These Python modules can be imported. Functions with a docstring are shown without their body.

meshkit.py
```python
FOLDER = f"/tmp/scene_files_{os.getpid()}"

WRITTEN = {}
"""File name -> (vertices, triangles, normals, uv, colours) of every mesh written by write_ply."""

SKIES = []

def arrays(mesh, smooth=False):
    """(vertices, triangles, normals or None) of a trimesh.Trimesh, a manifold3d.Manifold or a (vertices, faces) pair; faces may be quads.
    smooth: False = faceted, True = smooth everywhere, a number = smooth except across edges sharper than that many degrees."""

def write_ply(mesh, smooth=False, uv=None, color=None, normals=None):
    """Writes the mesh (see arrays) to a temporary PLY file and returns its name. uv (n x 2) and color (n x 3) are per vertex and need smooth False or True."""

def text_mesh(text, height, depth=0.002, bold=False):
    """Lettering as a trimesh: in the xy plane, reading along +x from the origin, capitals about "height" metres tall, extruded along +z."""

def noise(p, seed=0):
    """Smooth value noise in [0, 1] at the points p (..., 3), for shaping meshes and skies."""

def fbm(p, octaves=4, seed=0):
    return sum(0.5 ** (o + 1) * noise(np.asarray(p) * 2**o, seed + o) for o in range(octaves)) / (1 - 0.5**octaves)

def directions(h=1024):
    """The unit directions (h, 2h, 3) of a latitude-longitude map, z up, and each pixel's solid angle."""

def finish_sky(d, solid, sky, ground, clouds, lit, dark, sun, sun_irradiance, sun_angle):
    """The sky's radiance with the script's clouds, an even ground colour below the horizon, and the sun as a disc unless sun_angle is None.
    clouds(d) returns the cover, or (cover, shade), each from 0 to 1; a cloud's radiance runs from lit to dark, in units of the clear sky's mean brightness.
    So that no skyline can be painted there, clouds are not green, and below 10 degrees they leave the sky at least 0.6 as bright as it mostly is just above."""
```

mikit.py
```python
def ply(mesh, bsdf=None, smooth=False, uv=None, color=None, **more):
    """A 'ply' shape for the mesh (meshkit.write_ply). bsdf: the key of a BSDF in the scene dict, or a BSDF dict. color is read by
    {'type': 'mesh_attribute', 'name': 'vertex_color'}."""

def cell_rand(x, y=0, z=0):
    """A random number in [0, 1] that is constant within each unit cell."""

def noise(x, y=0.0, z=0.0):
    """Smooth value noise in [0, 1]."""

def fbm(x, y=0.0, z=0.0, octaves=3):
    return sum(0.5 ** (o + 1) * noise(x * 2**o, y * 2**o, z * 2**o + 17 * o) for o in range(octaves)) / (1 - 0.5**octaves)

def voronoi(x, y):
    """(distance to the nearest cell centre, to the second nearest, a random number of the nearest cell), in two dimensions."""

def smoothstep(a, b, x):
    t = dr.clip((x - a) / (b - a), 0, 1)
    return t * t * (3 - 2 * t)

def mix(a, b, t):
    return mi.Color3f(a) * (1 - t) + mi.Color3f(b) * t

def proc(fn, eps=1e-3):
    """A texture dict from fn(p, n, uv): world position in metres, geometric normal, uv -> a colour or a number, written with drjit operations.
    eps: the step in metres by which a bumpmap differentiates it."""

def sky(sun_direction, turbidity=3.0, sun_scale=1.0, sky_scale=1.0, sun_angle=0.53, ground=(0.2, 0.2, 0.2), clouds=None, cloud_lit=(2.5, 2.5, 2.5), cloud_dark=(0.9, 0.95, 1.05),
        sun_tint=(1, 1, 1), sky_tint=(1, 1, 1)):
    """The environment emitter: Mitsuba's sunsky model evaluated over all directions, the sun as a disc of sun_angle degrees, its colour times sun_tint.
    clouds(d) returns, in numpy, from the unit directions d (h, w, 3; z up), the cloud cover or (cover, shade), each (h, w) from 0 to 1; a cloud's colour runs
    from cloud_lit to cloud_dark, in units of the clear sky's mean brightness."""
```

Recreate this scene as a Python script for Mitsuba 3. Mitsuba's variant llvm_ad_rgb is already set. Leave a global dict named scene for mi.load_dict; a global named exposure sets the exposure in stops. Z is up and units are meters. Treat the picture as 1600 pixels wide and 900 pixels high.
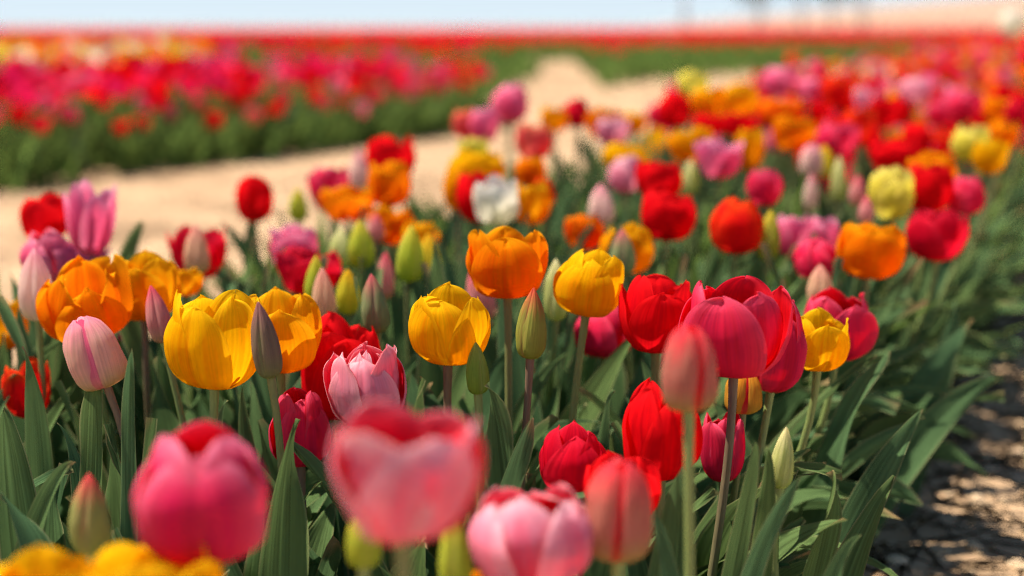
import math, random
import numpy as np, trimesh, mitsuba as mi, mikit, meshkit
from scipy.interpolate import PchipInterpolator
import drjit as dr

rng = np.random.default_rng(11)
random.seed(11)
T = mi.ScalarTransform4f
scene, labels = {}, {}

# ------------------------------------------------------------------ camera, light, exposure
H, F, YH = 0.62, 2222.0, 42.0            # eye height, focal length in photo pixels, row of the horizon
PITCH = math.atan((450 - YH) / F)
FWD = np.array([0, math.cos(PITCH), -math.sin(PITCH)])
UPV = np.array([0, math.sin(PITCH), math.cos(PITCH)])
EYE = np.array([0, 0, H])
FOCUS = 1.19
scene['camera'] = {'type': 'thinlens', 'fov': 2 * math.degrees(math.atan(800 / F)), 'fov_axis': 'x',
                   'to_world': T().look_at(origin=EYE.tolist(), target=(EYE + FWD).tolist(), up=[0, 0, 1]),
                   'aperture_radius': 0.0098, 'focus_distance': FOCUS, 'near_clip': 0.02, 'far_clip': 3000.0}
SUN = np.array([-0.44, 0.08, 0.89])


def horizon_haze(d):
    el = np.degrees(np.arcsin(np.clip(d[..., 2], -1, 1)))
    return .75 * np.exp(-np.maximum(el, 0) / 7.0)


scene['sky_light'] = mikit.sky(SUN.tolist(), turbidity=3, sky_scale=0.60, sun_tint=(.97, .98, 1.06), ground=(0.16, 0.13, 0.08), clouds=horizon_haze, cloud_lit=(2.5, 2.95, 3.3))
exposure = 2.65


def at(px, py, z):
    """photo pixel and distance along the view axis -> the point in the field"""
    return EYE + z * (FWD + np.array([1.0, 0, 0]) * (px - 800) / F - UPV * (py - 450) / F)


# ------------------------------------------------------------------ colours of the varieties: body, edge, base, inner face (or None), streak
VAR = {
    'yellow': ((.90, .52, .004), (.92, .60, .012), (.70, .52, .03), None, (.85, .36, .004)),
    'gold': ((.88, .40, .004), (.90, .52, .012), (.75, .42, .02), None, (.86, .26, .003)),
    'orange': ((.88, .24, .003), (.90, .42, .008), (.80, .33, .01), None, (.86, .15, .004)),
    'tangerine': ((.86, .13, .004), (.90, .36, .01), (.80, .30, .01), None, (.80, .06, .005)),
    'red': ((.84, .006, .012), (.88, .015, .02), (.60, .02, .03), None, (.62, .004, .012)),
    'scarlet': ((.86, .016, .010), (.85, .10, .015), (.66, .03, .02), None, (.70, .004, .02)),
    'crimson': ((.78, .008, .035), (.78, .03, .07), (.62, .04, .06), None, (.58, .006, .03)),
    'rosered': ((.86, .028, .115), (.86, .13, .24), (.68, .12, .12), (.78, .008, .018), (.70, .02, .06)),
    'pink': ((.86, .14, .31), (.92, .46, .62), (.78, .34, .30), (.80, .02, .06), (.78, .10, .20)),
    'rose': ((.86, .022, .15), (.93, .34, .52), (.72, .10, .16), (.80, .008, .02), (.76, .05, .12)),
    'blush': ((.92, .36, .52), (.94, .74, .82), (.84, .36, .34), (.84, .015, .05), (.86, .12, .27)),
    'palepink': ((.84, .36, .46), (.92, .66, .72), (.78, .62, .42), (.82, .06, .12), (.80, .20, .33)),
    'doublepink': ((.88, .34, .47), (.93, .70, .76), (.80, .68, .45), (.82, .02, .06), (.80, .22, .34)),
    'salmon': ((.84, .13, .12), (.88, .32, .14), (.80, .30, .12), None, (.80, .07, .10)),
    'white': ((.88, .86, .72), (.90, .89, .84), (.74, .76, .36), None, (.86, .84, .62)),
    'lemon': ((.84, .74, .10), (.88, .80, .22), (.50, .56, .08), None, (.62, .60, .06)),
    'mauve': ((.62, .12, .30), (.78, .34, .50), (.52, .25, .30), None, (.52, .08, .24)),
}
BUD = {  # body, edge, tip, base
    'greenpink': ((.38, .42, .14), (.66, .34, .24), (.82, .14, .14), (.32, .42, .10)),
    'greenred': ((.60, .26, .19), (.78, .13, .15), (.84, .07, .10), (.40, .46, .12)),
    'innerred': ((.72, .03, .04), (.72, .05, .05), (.82, .02, .03), (.55, .20, .08)),
    'innerpink': ((.82, .22, .36), (.86, .34, .46), (.84, .14, .28), (.70, .40, .30)),
    'lime': ((.50, .58, .06), (.70, .66, .18), (.74, .62, .08), (.32, .46, .05)),
    'pale': ((.60, .66, .24), (.82, .80, .50), (.82, .78, .44), (.40, .54, .12)),
    'green': ((.32, .46, .07), (.52, .60, .22), (.48, .52, .10), (.26, .42, .05)),
    'glaucous': ((.33, .42, .19), (.50, .30, .26), (.74, .20, .22), (.26, .38, .14)),
    'olive': ((.40, .44, .09), (.50, .28, .12), (.70, .14, .08), (.34, .44, .07)),
    'mauvegreen': ((.32, .22, .16), (.36, .42, .17), (.44, .20, .20), (.25, .32, .11)),
    'pinkcream': ((.80, .58, .44), (.84, .34, .44), (.84, .36, .46), (.50, .54, .18)),
    'palepinkbud': ((.82, .62, .54), (.88, .72, .66), (.82, .36, .44), (.54, .60, .28)),
    'peach': ((.76, .50, .32), (.84, .62, .46), (.80, .38, .32), (.50, .52, .18)),
    'amber': ((.66, .40, .05), (.64, .22, .04), (.74, .34, .03), (.48, .44, .07)),
    'yellowbud': ((.66, .60, .05), (.80, .64, .07), (.84, .52, .03), (.36, .48, .06)),
    'pinkbud': ((.74, .34, .32), (.82, .46, .42), (.82, .14, .22), (.46, .46, .20)),
}

# ------------------------------------------------------------------ materials: uv.x = number of the piece (its integer part) + place across it, uv.y = place along it
def table(rows):
    t = mi.Float(np.asarray(rows, np.float32).ravel())
    dr.make_opaque(t)
    return t


VKEYS, BKEYS = list(VAR), list(BUD)
NV = len(VKEYS)
PETALS = table([[VAR[k][0], VAR[k][1], VAR[k][2], VAR[k][4]] for k in VKEYS]
               + [[VAR[k][3], [.7 * a + .3 * b for a, b in zip(VAR[k][3], VAR[k][1])], VAR[k][2], [.9 * a for a in VAR[k][3]]] if VAR[k][3] else [VAR[k][0]] * 4 for k in VKEYS]
               + [[BUD[k][0], BUD[k][1], BUD[k][3], BUD[k][2]] for k in BKEYS])
STEMS = [((.13, .20, .055), (.20, .27, .085)), ((.13, .18, .06), (.15, .10, .07)), ((.12, .18, .055), (.16, .18, .065)), ((.42, .46, .10), (.42, .46, .12)), ((.05, .03, .04), (.05, .03, .04)), ((.34, .22, .03), (.34, .22, .03)), ((.42, .39, .36), (.42, .39, .36))]
TINT = {'green': 0, 'purple': 1, 'olive': 2, 'pistil': 3, 'dark': 4, 'amber': 5, 'bark': 6}
STEM_T = table(STEMS)
LEAFTONE = [(.105, .178, .042), (.13, .15, .07)]
FAR_T = table([VAR[k][0] for k in VKEYS] + LEAFTONE)
SOIL = [(.44, .33, .20), (.50, .38, .24), (.38, .28, .17), (.56, .44, .29), (.52, .42, .25), (.62, .53, .34), (.46, .36, .21), (.36, .27, .16)]
CLOD_T = table(SOIL)


def pick(t, i):
    return dr.gather(mi.Color3f, t, mi.UInt32(dr.clip(i, 0, dr.width(t) // 3 - 1)))


def piece(uv):
    k = dr.floor(uv.x)
    return k, dr.clip((uv.x - k - .05) / .9, 0, 1) * 2 - 1


def petal_colour(p, n, uv):
    k, s = piece(uv)
    t = dr.clip(uv.y, 0, 1)
    var = dr.floor((k + .5) / 100.0)
    body, edge, base, fourth = (pick(PETALS, var * 4 + q) for q in range(4))
    bud = var >= 2 * NV
    a = dr.abs(s)
    st = mikit.noise(s * 9.0 + k * 7.3, t * 1.7, 3.0)
    fine = mikit.noise(s * 30.0 + k * 3.1, t * 2.5, 5.0)
    blotch = mikit.fbm(s * 2.0 + k * 5.7, t * 4.0, 1.0, 3)
    # open petal
    e = dr.clip(a * a * a * .55 + dr.square(dr.clip((t - .72) / .28, 0, 1)) * .8, 0, 1)
    b = dr.power(dr.clip(1 - t / .16, 0, 1), 1.3)
    flame = dr.clip((st * .7 + fine * .3 - .42) * 2.4, 0, 1) * .75 + .45 * dr.exp(-dr.square(s / .30)) * (1 - t)
    c1 = body * (1 - flame) + fourth * flame
    c1 = c1 * (1 - e) + edge * e
    c1 = c1 * (1 - b) + base * b
    # bud petal
    e2 = dr.clip(dr.power(a, 6.0) * .9 + .35 * dr.clip((st * .6 + fine * .4 - .5) * 3, 0, 1) * t, 0, 1)
    k2 = dr.clip((t + .18 * (st - .5) - .62) / .34, 0, 1)
    b2 = dr.clip(1 - t / .4, 0, 1)
    c2 = body * (1 - b2) + base * b2
    c2 = c2 * (1 - e2) + edge * e2
    c2 = c2 * (1 - k2) + fourth * k2
    c = dr.select(bud, c2, c1)
    return dr.clip(c * (1 + .24 * (blotch - .5) + .26 * (fine - .5)), .001, .93)


def leaf_colour(p, n, uv):
    k, s = piece(uv)
    t = dr.clip(uv.y, 0, 1)
    r1, r2 = mikit.cell_rand(k, 3), mikit.cell_rand(k, 9)
    st = mikit.noise(s * 14.0 + k * 7.3, t * 1.5)
    bl = mikit.fbm(s * 1.5 + k * 3.7, t * 5.0, 3.0, 3)
    c = mikit.mix((.074, .158, .074), (.115, .190, .062), r1) * (.58 + .62 * st + .55 * (bl - .3))
    m = dr.clip((dr.abs(s) - .90) / .10, 0, 1) * dr.clip(t * 4, 0, 1) * (.2 + .5 * r2)
    c = c * (1 - m) + mi.Color3f(.42, .38, .20) * m
    d = dr.clip((t + .06 * (st - .5) + .03 * s - dr.select(r2 < .14, .90, .98)) / .10, 0, 1)
    c = c * (1 - d) + mi.Color3f(.34, .25, .12) * d
    b = dr.clip(1 - t / .14, 0, 1) * .5
    return c * (1 - b) + mi.Color3f(.22, .26, .12) * b


def stem_colour(p, n, uv):
    k = dr.floor(uv.x)
    t = dr.clip(uv.y, 0, 1)
    c = pick(STEM_T, k * 2) * (1 - t) + pick(STEM_T, k * 2 + 1) * t
    return c * (.85 + .3 * mikit.noise(p.x * 900.0, p.y * 900.0, p.z * 60.0))


def far_colour(p, n, uv):
    return pick(FAR_T, dr.floor(uv.x)) * (.75 + .5 * mikit.cell_rand(uv.y, 5))


def clod_colour(p, n, uv):
    return pick(CLOD_T, dr.floor(uv.x)) * (.8 + .4 * mikit.cell_rand(uv.y, 5))


def thin(fn, dt, rough, spec=1.38, sheen=0.0):
    return {'type': 'principledthin', 'base_color': mikit.proc(fn), 'roughness': rough, 'diff_trans': dt, 'eta': spec, 'sheen': sheen, 'spec_trans': 0.0}


def petal_ridges(p, n, uv):
    return mikit.noise(uv.x * 46.0, uv.y * 2.2) * 0.6 + mikit.noise(uv.x * 17.0, uv.y * 1.4, 5.0)


def leaf_ridges(p, n, uv):
    return mikit.noise(uv.x * 40.0, uv.y * 1.0) + 0.5 * mikit.noise(uv.x * 14.0, uv.y * 5.0, 3.0)


scene['petal_matter'] = {'type': 'bumpmap', 'arbitrary': mikit.proc(petal_ridges, eps=4e-4), 'scale': 0.0004, 'bsdf': thin(petal_colour, 1.05, 0.42, 1.36, 0.0)}
scene['blurred_petal_matter'] = thin(petal_colour, 1.05, 0.42, 1.36, 0.0)
scene['leaf_matter'] = {'type': 'bumpmap', 'arbitrary': mikit.proc(leaf_ridges, eps=5e-4), 'scale': 0.00035, 'bsdf': thin(leaf_colour, 0.72, 0.27, 1.7, 0.0)}
scene['stem_matter'] = {'type': 'principled', 'base_color': mikit.proc(stem_colour), 'roughness': 0.5, 'specular': 0.4}
scene['far_plant_matter'] = thin(far_colour, 0.7, 0.6)


def soil_colour(p, n, uv):
    a = mikit.fbm(p.x * 5.0, p.y * 5.0, 0.0, 4)
    b = mikit.fbm(p.x * 60.0, p.y * 60.0, 7.0, 3)
    d = mikit.fbm(p.x * 1.7 + 9.0, p.y * 0.9, 2.0, 4)
    c = mikit.mix((0.27, 0.19, 0.115), (0.49, 0.355, 0.22), mikit.smoothstep(0.30, 0.64, a * 0.5 + b * 0.15 + d * 0.35))
    wet = mikit.smoothstep(0.62, 0.8, mikit.fbm(p.x * 1.1, p.y * 2.3, 3.0, 3))
    c = mikit.mix(c, (0.20, 0.14, 0.09), wet * 0.5)
    far = mikit.smoothstep(60.0, 130.0, p.y)
    return mikit.mix(c, (0.36, 0.27, 0.21), far * 0.8)


scene['soil_matter'] = {'type': 'diffuse', 'reflectance': mikit.proc(soil_colour)}
scene['clod_matter'] = {'type': 'diffuse', 'reflectance': mikit.proc(clod_colour)}

# ------------------------------------------------------------------ ground and hill
DIR = 0.42                                # the path at the left runs along (DIR, 1)


def right_edge(y): return 0.36 + 0.46 * (y - 1.63)
def left_edge(y): return -0.62 + 0.38 * (y - 1.86)


def ground_height(x, y):
    p = np.stack([x * 9, y * 9, 0 * x], -1)
    near = np.clip(1.2 - np.hypot(x - .6, y - 1.8) / 1.6, 0.06, .8)
    tramp = np.clip(1 - np.hypot(x, y - 6) / 14.0, 0, 1) * 0.05 * (meshkit.fbm(p * .22, 3, 12) - 0.5)
    off = x - (-.62 + .38 * (y - 1.86)) + 1.0
    rut = -.03 * (np.exp(-((off - .35) / .12) ** 2) + np.exp(-((off + .45) / .12) ** 2)) * np.clip((y - 2) / 2, 0, 1) * np.clip(1 - y / 25, 0, 1)
    h = tramp + rut + near * (0.022 * (meshkit.fbm(p, 3, 4) - 0.5) + 0.012 * (meshkit.noise(p * 4.5, 8) - 0.5))
    rise = np.clip((y - 75) / 90.0, 0, 1)
    side = np.clip((x - 0.09 * y) / 48.0, 0, 1)
    return h + 4.6 * rise * rise * (3 - 2 * rise) * side ** 0.8


def axis(near, step, far, grow):
    out, s = [0.0], step
    while out[-1] < far:
        out.append(out[-1] + s)
        if out[-1] > near:
            s *= grow
    return np.array(out)


ax = axis(2.2, 0.022, 900, 1.12)
gx = np.concatenate([-ax[:0:-1], ax])
gy = np.concatenate([-axis(0.5, 0.1, 60, 1.3)[:0:-1], axis(4.5, 0.022, 1600, 1.1)])
X, Y = np.meshgrid(gx, gy, indexing='ij')
V = np.stack([X, Y, ground_height(X, Y)], -1).reshape(-1, 3)
i, j = np.meshgrid(np.arange(len(gx) - 1), np.arange(len(gy) - 1), indexing='ij')
n_ = len(gy)
Q = np.stack([i * n_ + j, (i + 1) * n_ + j, (i + 1) * n_ + j + 1, i * n_ + j + 1], -1).reshape(-1, 4)
scene['ground'] = mikit.ply((V, Q), 'soil_matter', smooth=True)
labels['ground'] = {'kind': 'structure', 'label': 'dry tan soil of the tulip field and its paths, rising at right'}


def gz(x, y): return float(ground_height(np.array([x]), np.array([y]))[0])


# ------------------------------------------------------------------ naming
used = {}


def numbered(name):
    n = used.get(name, -1) + 1
    used[name] = n
    return name if n == 0 else f'{name}_{n:03d}'


def thing(name, label, cat, group=None):
    key = numbered(name)
    labels[key] = {'label': label, 'category': cat}
    if group:
        labels[key]['group'] = group
    return key


def part(key, name, mesh, bsdf, label=None, smooth=True):
    k = numbered(f'{key}__{name}')
    v, f, uv = mesh
    scene[k] = mikit.ply((v, f), bsdf, smooth=smooth, uv=uv)
    if label:
        labels[k] = {'label': label}
    return k


def join(meshes):
    at_, vs, fs, us = 0, [], [], []
    for v, f, u in meshes:
        vs.append(v); fs.append(f + at_); us.append(u)
        at_ += len(v)
    return np.vstack(vs), np.vstack(fs), np.vstack(us)


def quads(nu, nv):
    a, b = np.meshgrid(np.arange(nu - 1), np.arange(nv - 1), indexing='ij')
    q = np.stack([a * nv + b, (a + 1) * nv + b, (a + 1) * nv + b + 1, a * nv + b + 1], -1).reshape(-1, 4)
    return np.vstack([q[:, [0, 1, 2]], q[:, [0, 2, 3]]])


TT = [0, .10, .25, .42, .65, .85, 1.0]
PROFILE = {k: PchipInterpolator(TT, v) for k, v in {
    'egg': [.14, .42, .75, .96, 1.0, .84, .54], 'cup': [.13, .40, .69, .89, 1.0, .98, .87],
    'open': [.16, .52, .80, .93, .99, 1.0, .96], 'vee': [.13, .36, .60, .77, .91, .99, 1.0],
    'bud': [.30, .68, .95, 1.0, .80, .42, .05], 'fatbud': [.30, .70, .96, 1.0, .93, .68, .26], 'slimbud': [.30, .72, 1.0, .96, .70, .36, .05]}.items()}
PZ = PchipInterpolator(TT, [0, .028, .13, .31, .60, .84, 1.0])
PZB = PchipInterpolator(TT, [0, .04, .17, .36, .63, .85, 1.0])
HW = PchipInterpolator([0, .15, .36, .5, .6], [.34, .68, .96, 1.0, .995])


def half_width(t, point):
    u = np.clip((t - .50) / .50, 0, 1)
    return np.where(t < .50, HW(t), np.maximum(1 - u ** (2.0 - .5 * point), 0) ** (.54 + .32 * point))


def frame(axis_, spin):
    a = axis_ / np.linalg.norm(axis_)
    x = np.cross([0, 1.0, 0], a); x /= np.linalg.norm(x)
    y = np.cross(a, x)
    c, s = math.cos(spin), math.sin(spin)
    return np.stack([x * c + y * s, -x * s + y * c, a], 1)


def petal(R, Hh, phi, shape, outer, variety, g, nu, nv, loose=1.0, narrow=1.0, point=None, inner_face=False, lift=0.0):
    """one petal about the z axis, standing on the origin, its middle towards the angle phi"""
    s = np.linspace(-1, 1, nu)[:, None]
    tau = np.linspace(0, 1, nv)[None, :]
    t = 1 - (1 - tau) ** 1.7
    t = np.where(tau < 1, t, 1.0) + 0 * s
    pt = g.uniform(0.0, .30) if point is None else point
    r = PROFILE[shape](t) * R * (1.03 if outer else .90) * (1 + loose * g.uniform(-.05, .05))
    hgt = Hh * ((.92 if outer else 1.02) + loose * g.uniform(-.06, .03))
    z = PZ(t) * hgt
    top = np.clip((t - .55) / .45, 0, 1)
    r = r + R * loose * g.uniform(-.20, .10) * top ** 2 + R * (lift + loose * g.normal(0, .035)) * t
    hw = R * half_width(t, pt) * (1.02 if outer else .90) * narrow * (1 + loose * g.uniform(-.08, .06))
    rc = np.maximum(r * (1.18 if outer else 1.0) * g.uniform(.95, 1.2), hw * .74)
    a = s * hw / rc
    rad = r - rc * (1 - np.cos(a))
    y = rc * np.sin(a)
    # groove along the middle, rolled rim, waves
    f1, f2, p1, p2 = g.uniform(4, 7), g.uniform(8, 13), g.uniform(0, 6), g.uniform(0, 6)
    rad = rad - R * .022 * np.exp(-(s / .16) ** 2) * np.clip(t * 2.2, 0, 1) * g.uniform(.5, 1.4)
    rad = rad + loose * R * (.05 * np.sin(f1 * t + p1 + 2 * s) * s ** 2 * top + .032 * np.sin(f2 * t + p2 + 3 * s) * np.abs(s) ** 3 * top)
    nz = meshkit.noise(np.stack([s * 1.8 + p1 * 9 + 0 * t, t * 3.2 + p2 * 7 + 0 * s, 0 * t + 0 * s + phi], -1)) - .5
    rad = rad + loose * R * .10 * nz * np.clip(t * 1.6, 0, 1)
    z = z + loose * R * (.05 * np.sin(3.1 * s + p1) * top - .05 * np.exp(-(s / .12) ** 2) * (t > .9) * g.uniform(0, 1)) + 0 * s
    y = y + loose * R * .10 * g.uniform(-1, 1) * t ** 2
    if inner_face:
        rad = rad - .0006
    c_, s_ = math.cos(phi), math.sin(phi)
    v = np.stack([rad * c_ - y * s_, rad * s_ + y * c_, z], -1).reshape(-1, 3)
    k = (variety + (NV if inner_face else 0)) * 100 + g.integers(100)
    uv = np.stack([k + .05 + .45 * (s + 1) + 0 * t, t + 0 * s], -1).reshape(-1, 2)
    return v, quads(nu, nv), uv


def bud_petal(R, Hh, phi, shape, outer, variety, g, nu, nv, narrow=1.0):
    s = np.linspace(-1, 1, nu)[:, None]
    t = np.linspace(0, 1, nv)[None, :] + 0 * s
    r = PROFILE[shape](t) * R * (1.0 if outer else .93)
    z = PZB(t) * Hh * (1.0 if outer else .985)
    hw = r * (math.pi / 3) * (1.05 if outer else 1.0) * narrow * np.clip((1.02 - t) * 9, .25, 1)
    a = s * hw / np.maximum(r, 1e-5)
    lobe = 1.07 - .24 * np.abs(s) ** 4 + .05 * s * np.abs(s) ** 5 if outer else 1.0 + 0 * s
    rad = r * (lobe - .03 * np.exp(-(s / .10) ** 2))
    nz = meshkit.noise(np.stack([s * 1.6 + phi * 3 + 0 * t, t * 4, 0 * t + 0 * s], -1)) - .5
    rad = rad * (1 + .10 * nz)
    tw = .35 * t ** 2
    ang = phi + a + tw
    v = np.stack([rad * np.cos(ang), rad * np.sin(ang), z], -1).reshape(-1, 3)
    k = (variety + 2 * NV) * 100 + g.integers(100)
    uv = np.stack([k + .05 + .45 * (s + 1) + 0 * t, t], -1).reshape(-1, 2)
    return v, quads(nu, nv), uv


def tube(pts, rad, col, sides=10, cap=False):
    p = np.asarray(pts, float)
    tg = np.gradient(p, axis=0); tg /= np.linalg.norm(tg, axis=1, keepdims=True)
    a = np.cross(tg, [0, 1.0, 0.13]); a /= np.linalg.norm(a, axis=1, keepdims=True)
    b = np.cross(tg, a)
    an = np.linspace(0, 2 * np.pi, sides + 1)
    rad = np.broadcast_to(rad, (len(p),))
    v = p[:, None] + rad[:, None, None] * (np.cos(an)[None, :, None] * a[:, None] + np.sin(an)[None, :, None] * b[:, None])
    uv = np.stack(np.meshgrid(np.linspace(0, 1, len(p)), np.full(sides + 1, TINT[col] + .5), indexing='ij')[::-1], -1)
    return v.reshape(-1, 3), quads(len(p), sides + 1)[:, ::-1], uv.reshape(-1, 2)


def bezier(a, b, c, d, n):
    t = np.linspace(0, 1, n)[:, None]
    return (1 - t) ** 3 * a + 3 * (1 - t) ** 2 * t * b + 3 * (1 - t) * t * t * c + t ** 3 * d


def stem_mesh(base, axis_, foot, g, rad, tint, n=14, sides=10):
    a = np.asarray(axis_) / np.linalg.norm(axis_)
    L = np.linalg.norm(base - foot)
    pts = bezier(foot, foot + np.array([0, 0, L * .4]) + g.normal(0, .012, 3) * [1, 1, 0], base - a * L * .35, base + a * .002, n)
    t = np.linspace(0, 1, n)
    r = rad * (1.22 - .28 * t)
    r[-1] *= 1.25
    return tube(pts, r, tint, sides)


LW = PchipInterpolator([0, .10, .3, .48, .7, .88, .96, 1], [.42, .62, .93, 1.0, .74, .33, .13, 0.0])


def leaf_mesh(path, width, facing, g, nu=9, fold=.5, twist=0.0, wave=1.0):
    """a strap leaf along the path; facing = where its upper face looks"""
    P = np.asarray(path, float)
    nv = len(P)
    t = np.linspace(0, 1, nv)
    tg = np.gradient(P, axis=0); tg /= np.linalg.norm(tg, axis=1, keepdims=True)
    fc = np.asarray(facing, float)[None] * np.ones((nv, 1))
    N = fc - (fc * tg).sum(1, keepdims=True) * tg
    N /= np.linalg.norm(N, axis=1, keepdims=True) + 1e-9
    S = np.cross(tg, N)
    tw = twist * t ** 1.4
    S, N = S * np.cos(tw)[:, None] + N * np.sin(tw)[:, None], N * np.cos(tw)[:, None] - S * np.sin(tw)[:, None]
    s = np.linspace(-1, 1, nu)
    hw = LW(t) * width / 2
    p1, p2, p3 = g.uniform(0, 6, 3)
    fo = fold * (1.2 - .75 * t)
    off = (np.abs(s)[:, None] ** 1.6) * hw[None] * fo[None]
    off = off + wave * .11 * width * (np.sin(t[None] * g.uniform(7, 12) + p1 + s[:, None]) * (s[:, None] ** 2) * np.where(s[:, None] > 0, 1, g.uniform(.2, 1)) + .25 * np.sin(t[None] * 17 + p2) * np.abs(s[:, None]) ** 3)
    lat = s[:, None] * hw[None] * np.cos(np.minimum(fo, 1.2) * .6)[None]
    v = P[None] + S[None] * lat[..., None] + N[None] * off[..., None]
    uv = np.stack([g.integers(4000) + .05 + .45 * (s[:, None] + 1) + 0 * t, t[None] + 0 * s[:, None]], -1)
    return v.reshape(-1, 3), quads(nu, nv), uv.reshape(-1, 2)


def arch(foot, az, L, a0, a1, n=18, sway=0.0, power=1.6):
    """midline of a leaf that leaves the ground at a0 from the vertical and ends at a1"""
    t = np.linspace(0, 1, n)
    a = a0 + (a1 - a0) * t ** power
    azs = az + sway * t
    d = np.stack([np.sin(a) * np.cos(azs), np.sin(a) * np.sin(azs), np.cos(a)], 1) * L / (n - 1)
    return np.asarray(foot) + np.vstack([np.zeros(3), np.cumsum(d[:-1], 0)])


def random_leaf(foot, g, az=None, L=None, W=None, a0=None, a1=None, n=18, nu=9):
    az = g.uniform(0, 2 * np.pi) if az is None else az
    L = g.uniform(.20, .32) if L is None else L
    W = g.uniform(.026, .056) if W is None else W
    a0 = g.uniform(.03, .30) if a0 is None else a0
    a1 = a0 + (g.uniform(.15, .75) if g.random() < .72 else g.uniform(.8, 1.9)) if a1 is None else a1
    path = arch(foot, az, L, a0, a1, n, g.uniform(-.5, .5), g.uniform(1.3, 2.6))
    facing = np.array([-math.cos(az), -math.sin(az), .35])
    return leaf_mesh(path, W, facing, g, nu, g.uniform(.30, .75), g.uniform(-1.4, 1.4), g.uniform(.8, 2.2))


plants = []          # (x, y, key) of everything rooted in the front bed
SKIP_LEAVES = False


def place(mesh, M, o):
    v, f, u = mesh
    return v @ M.T + o, f, u


def depth_for(cx, ybot, w, real, h):
    zs = np.linspace(.6, 6, 600)
    hh = np.array([at(cx, ybot, z)[2] for z in zs])
    cost = (np.log(zs * w / F / real) / .17) ** 2 + ((hh - h) / .05) ** 2
    return float(zs[np.argmin(cost)])


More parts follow.
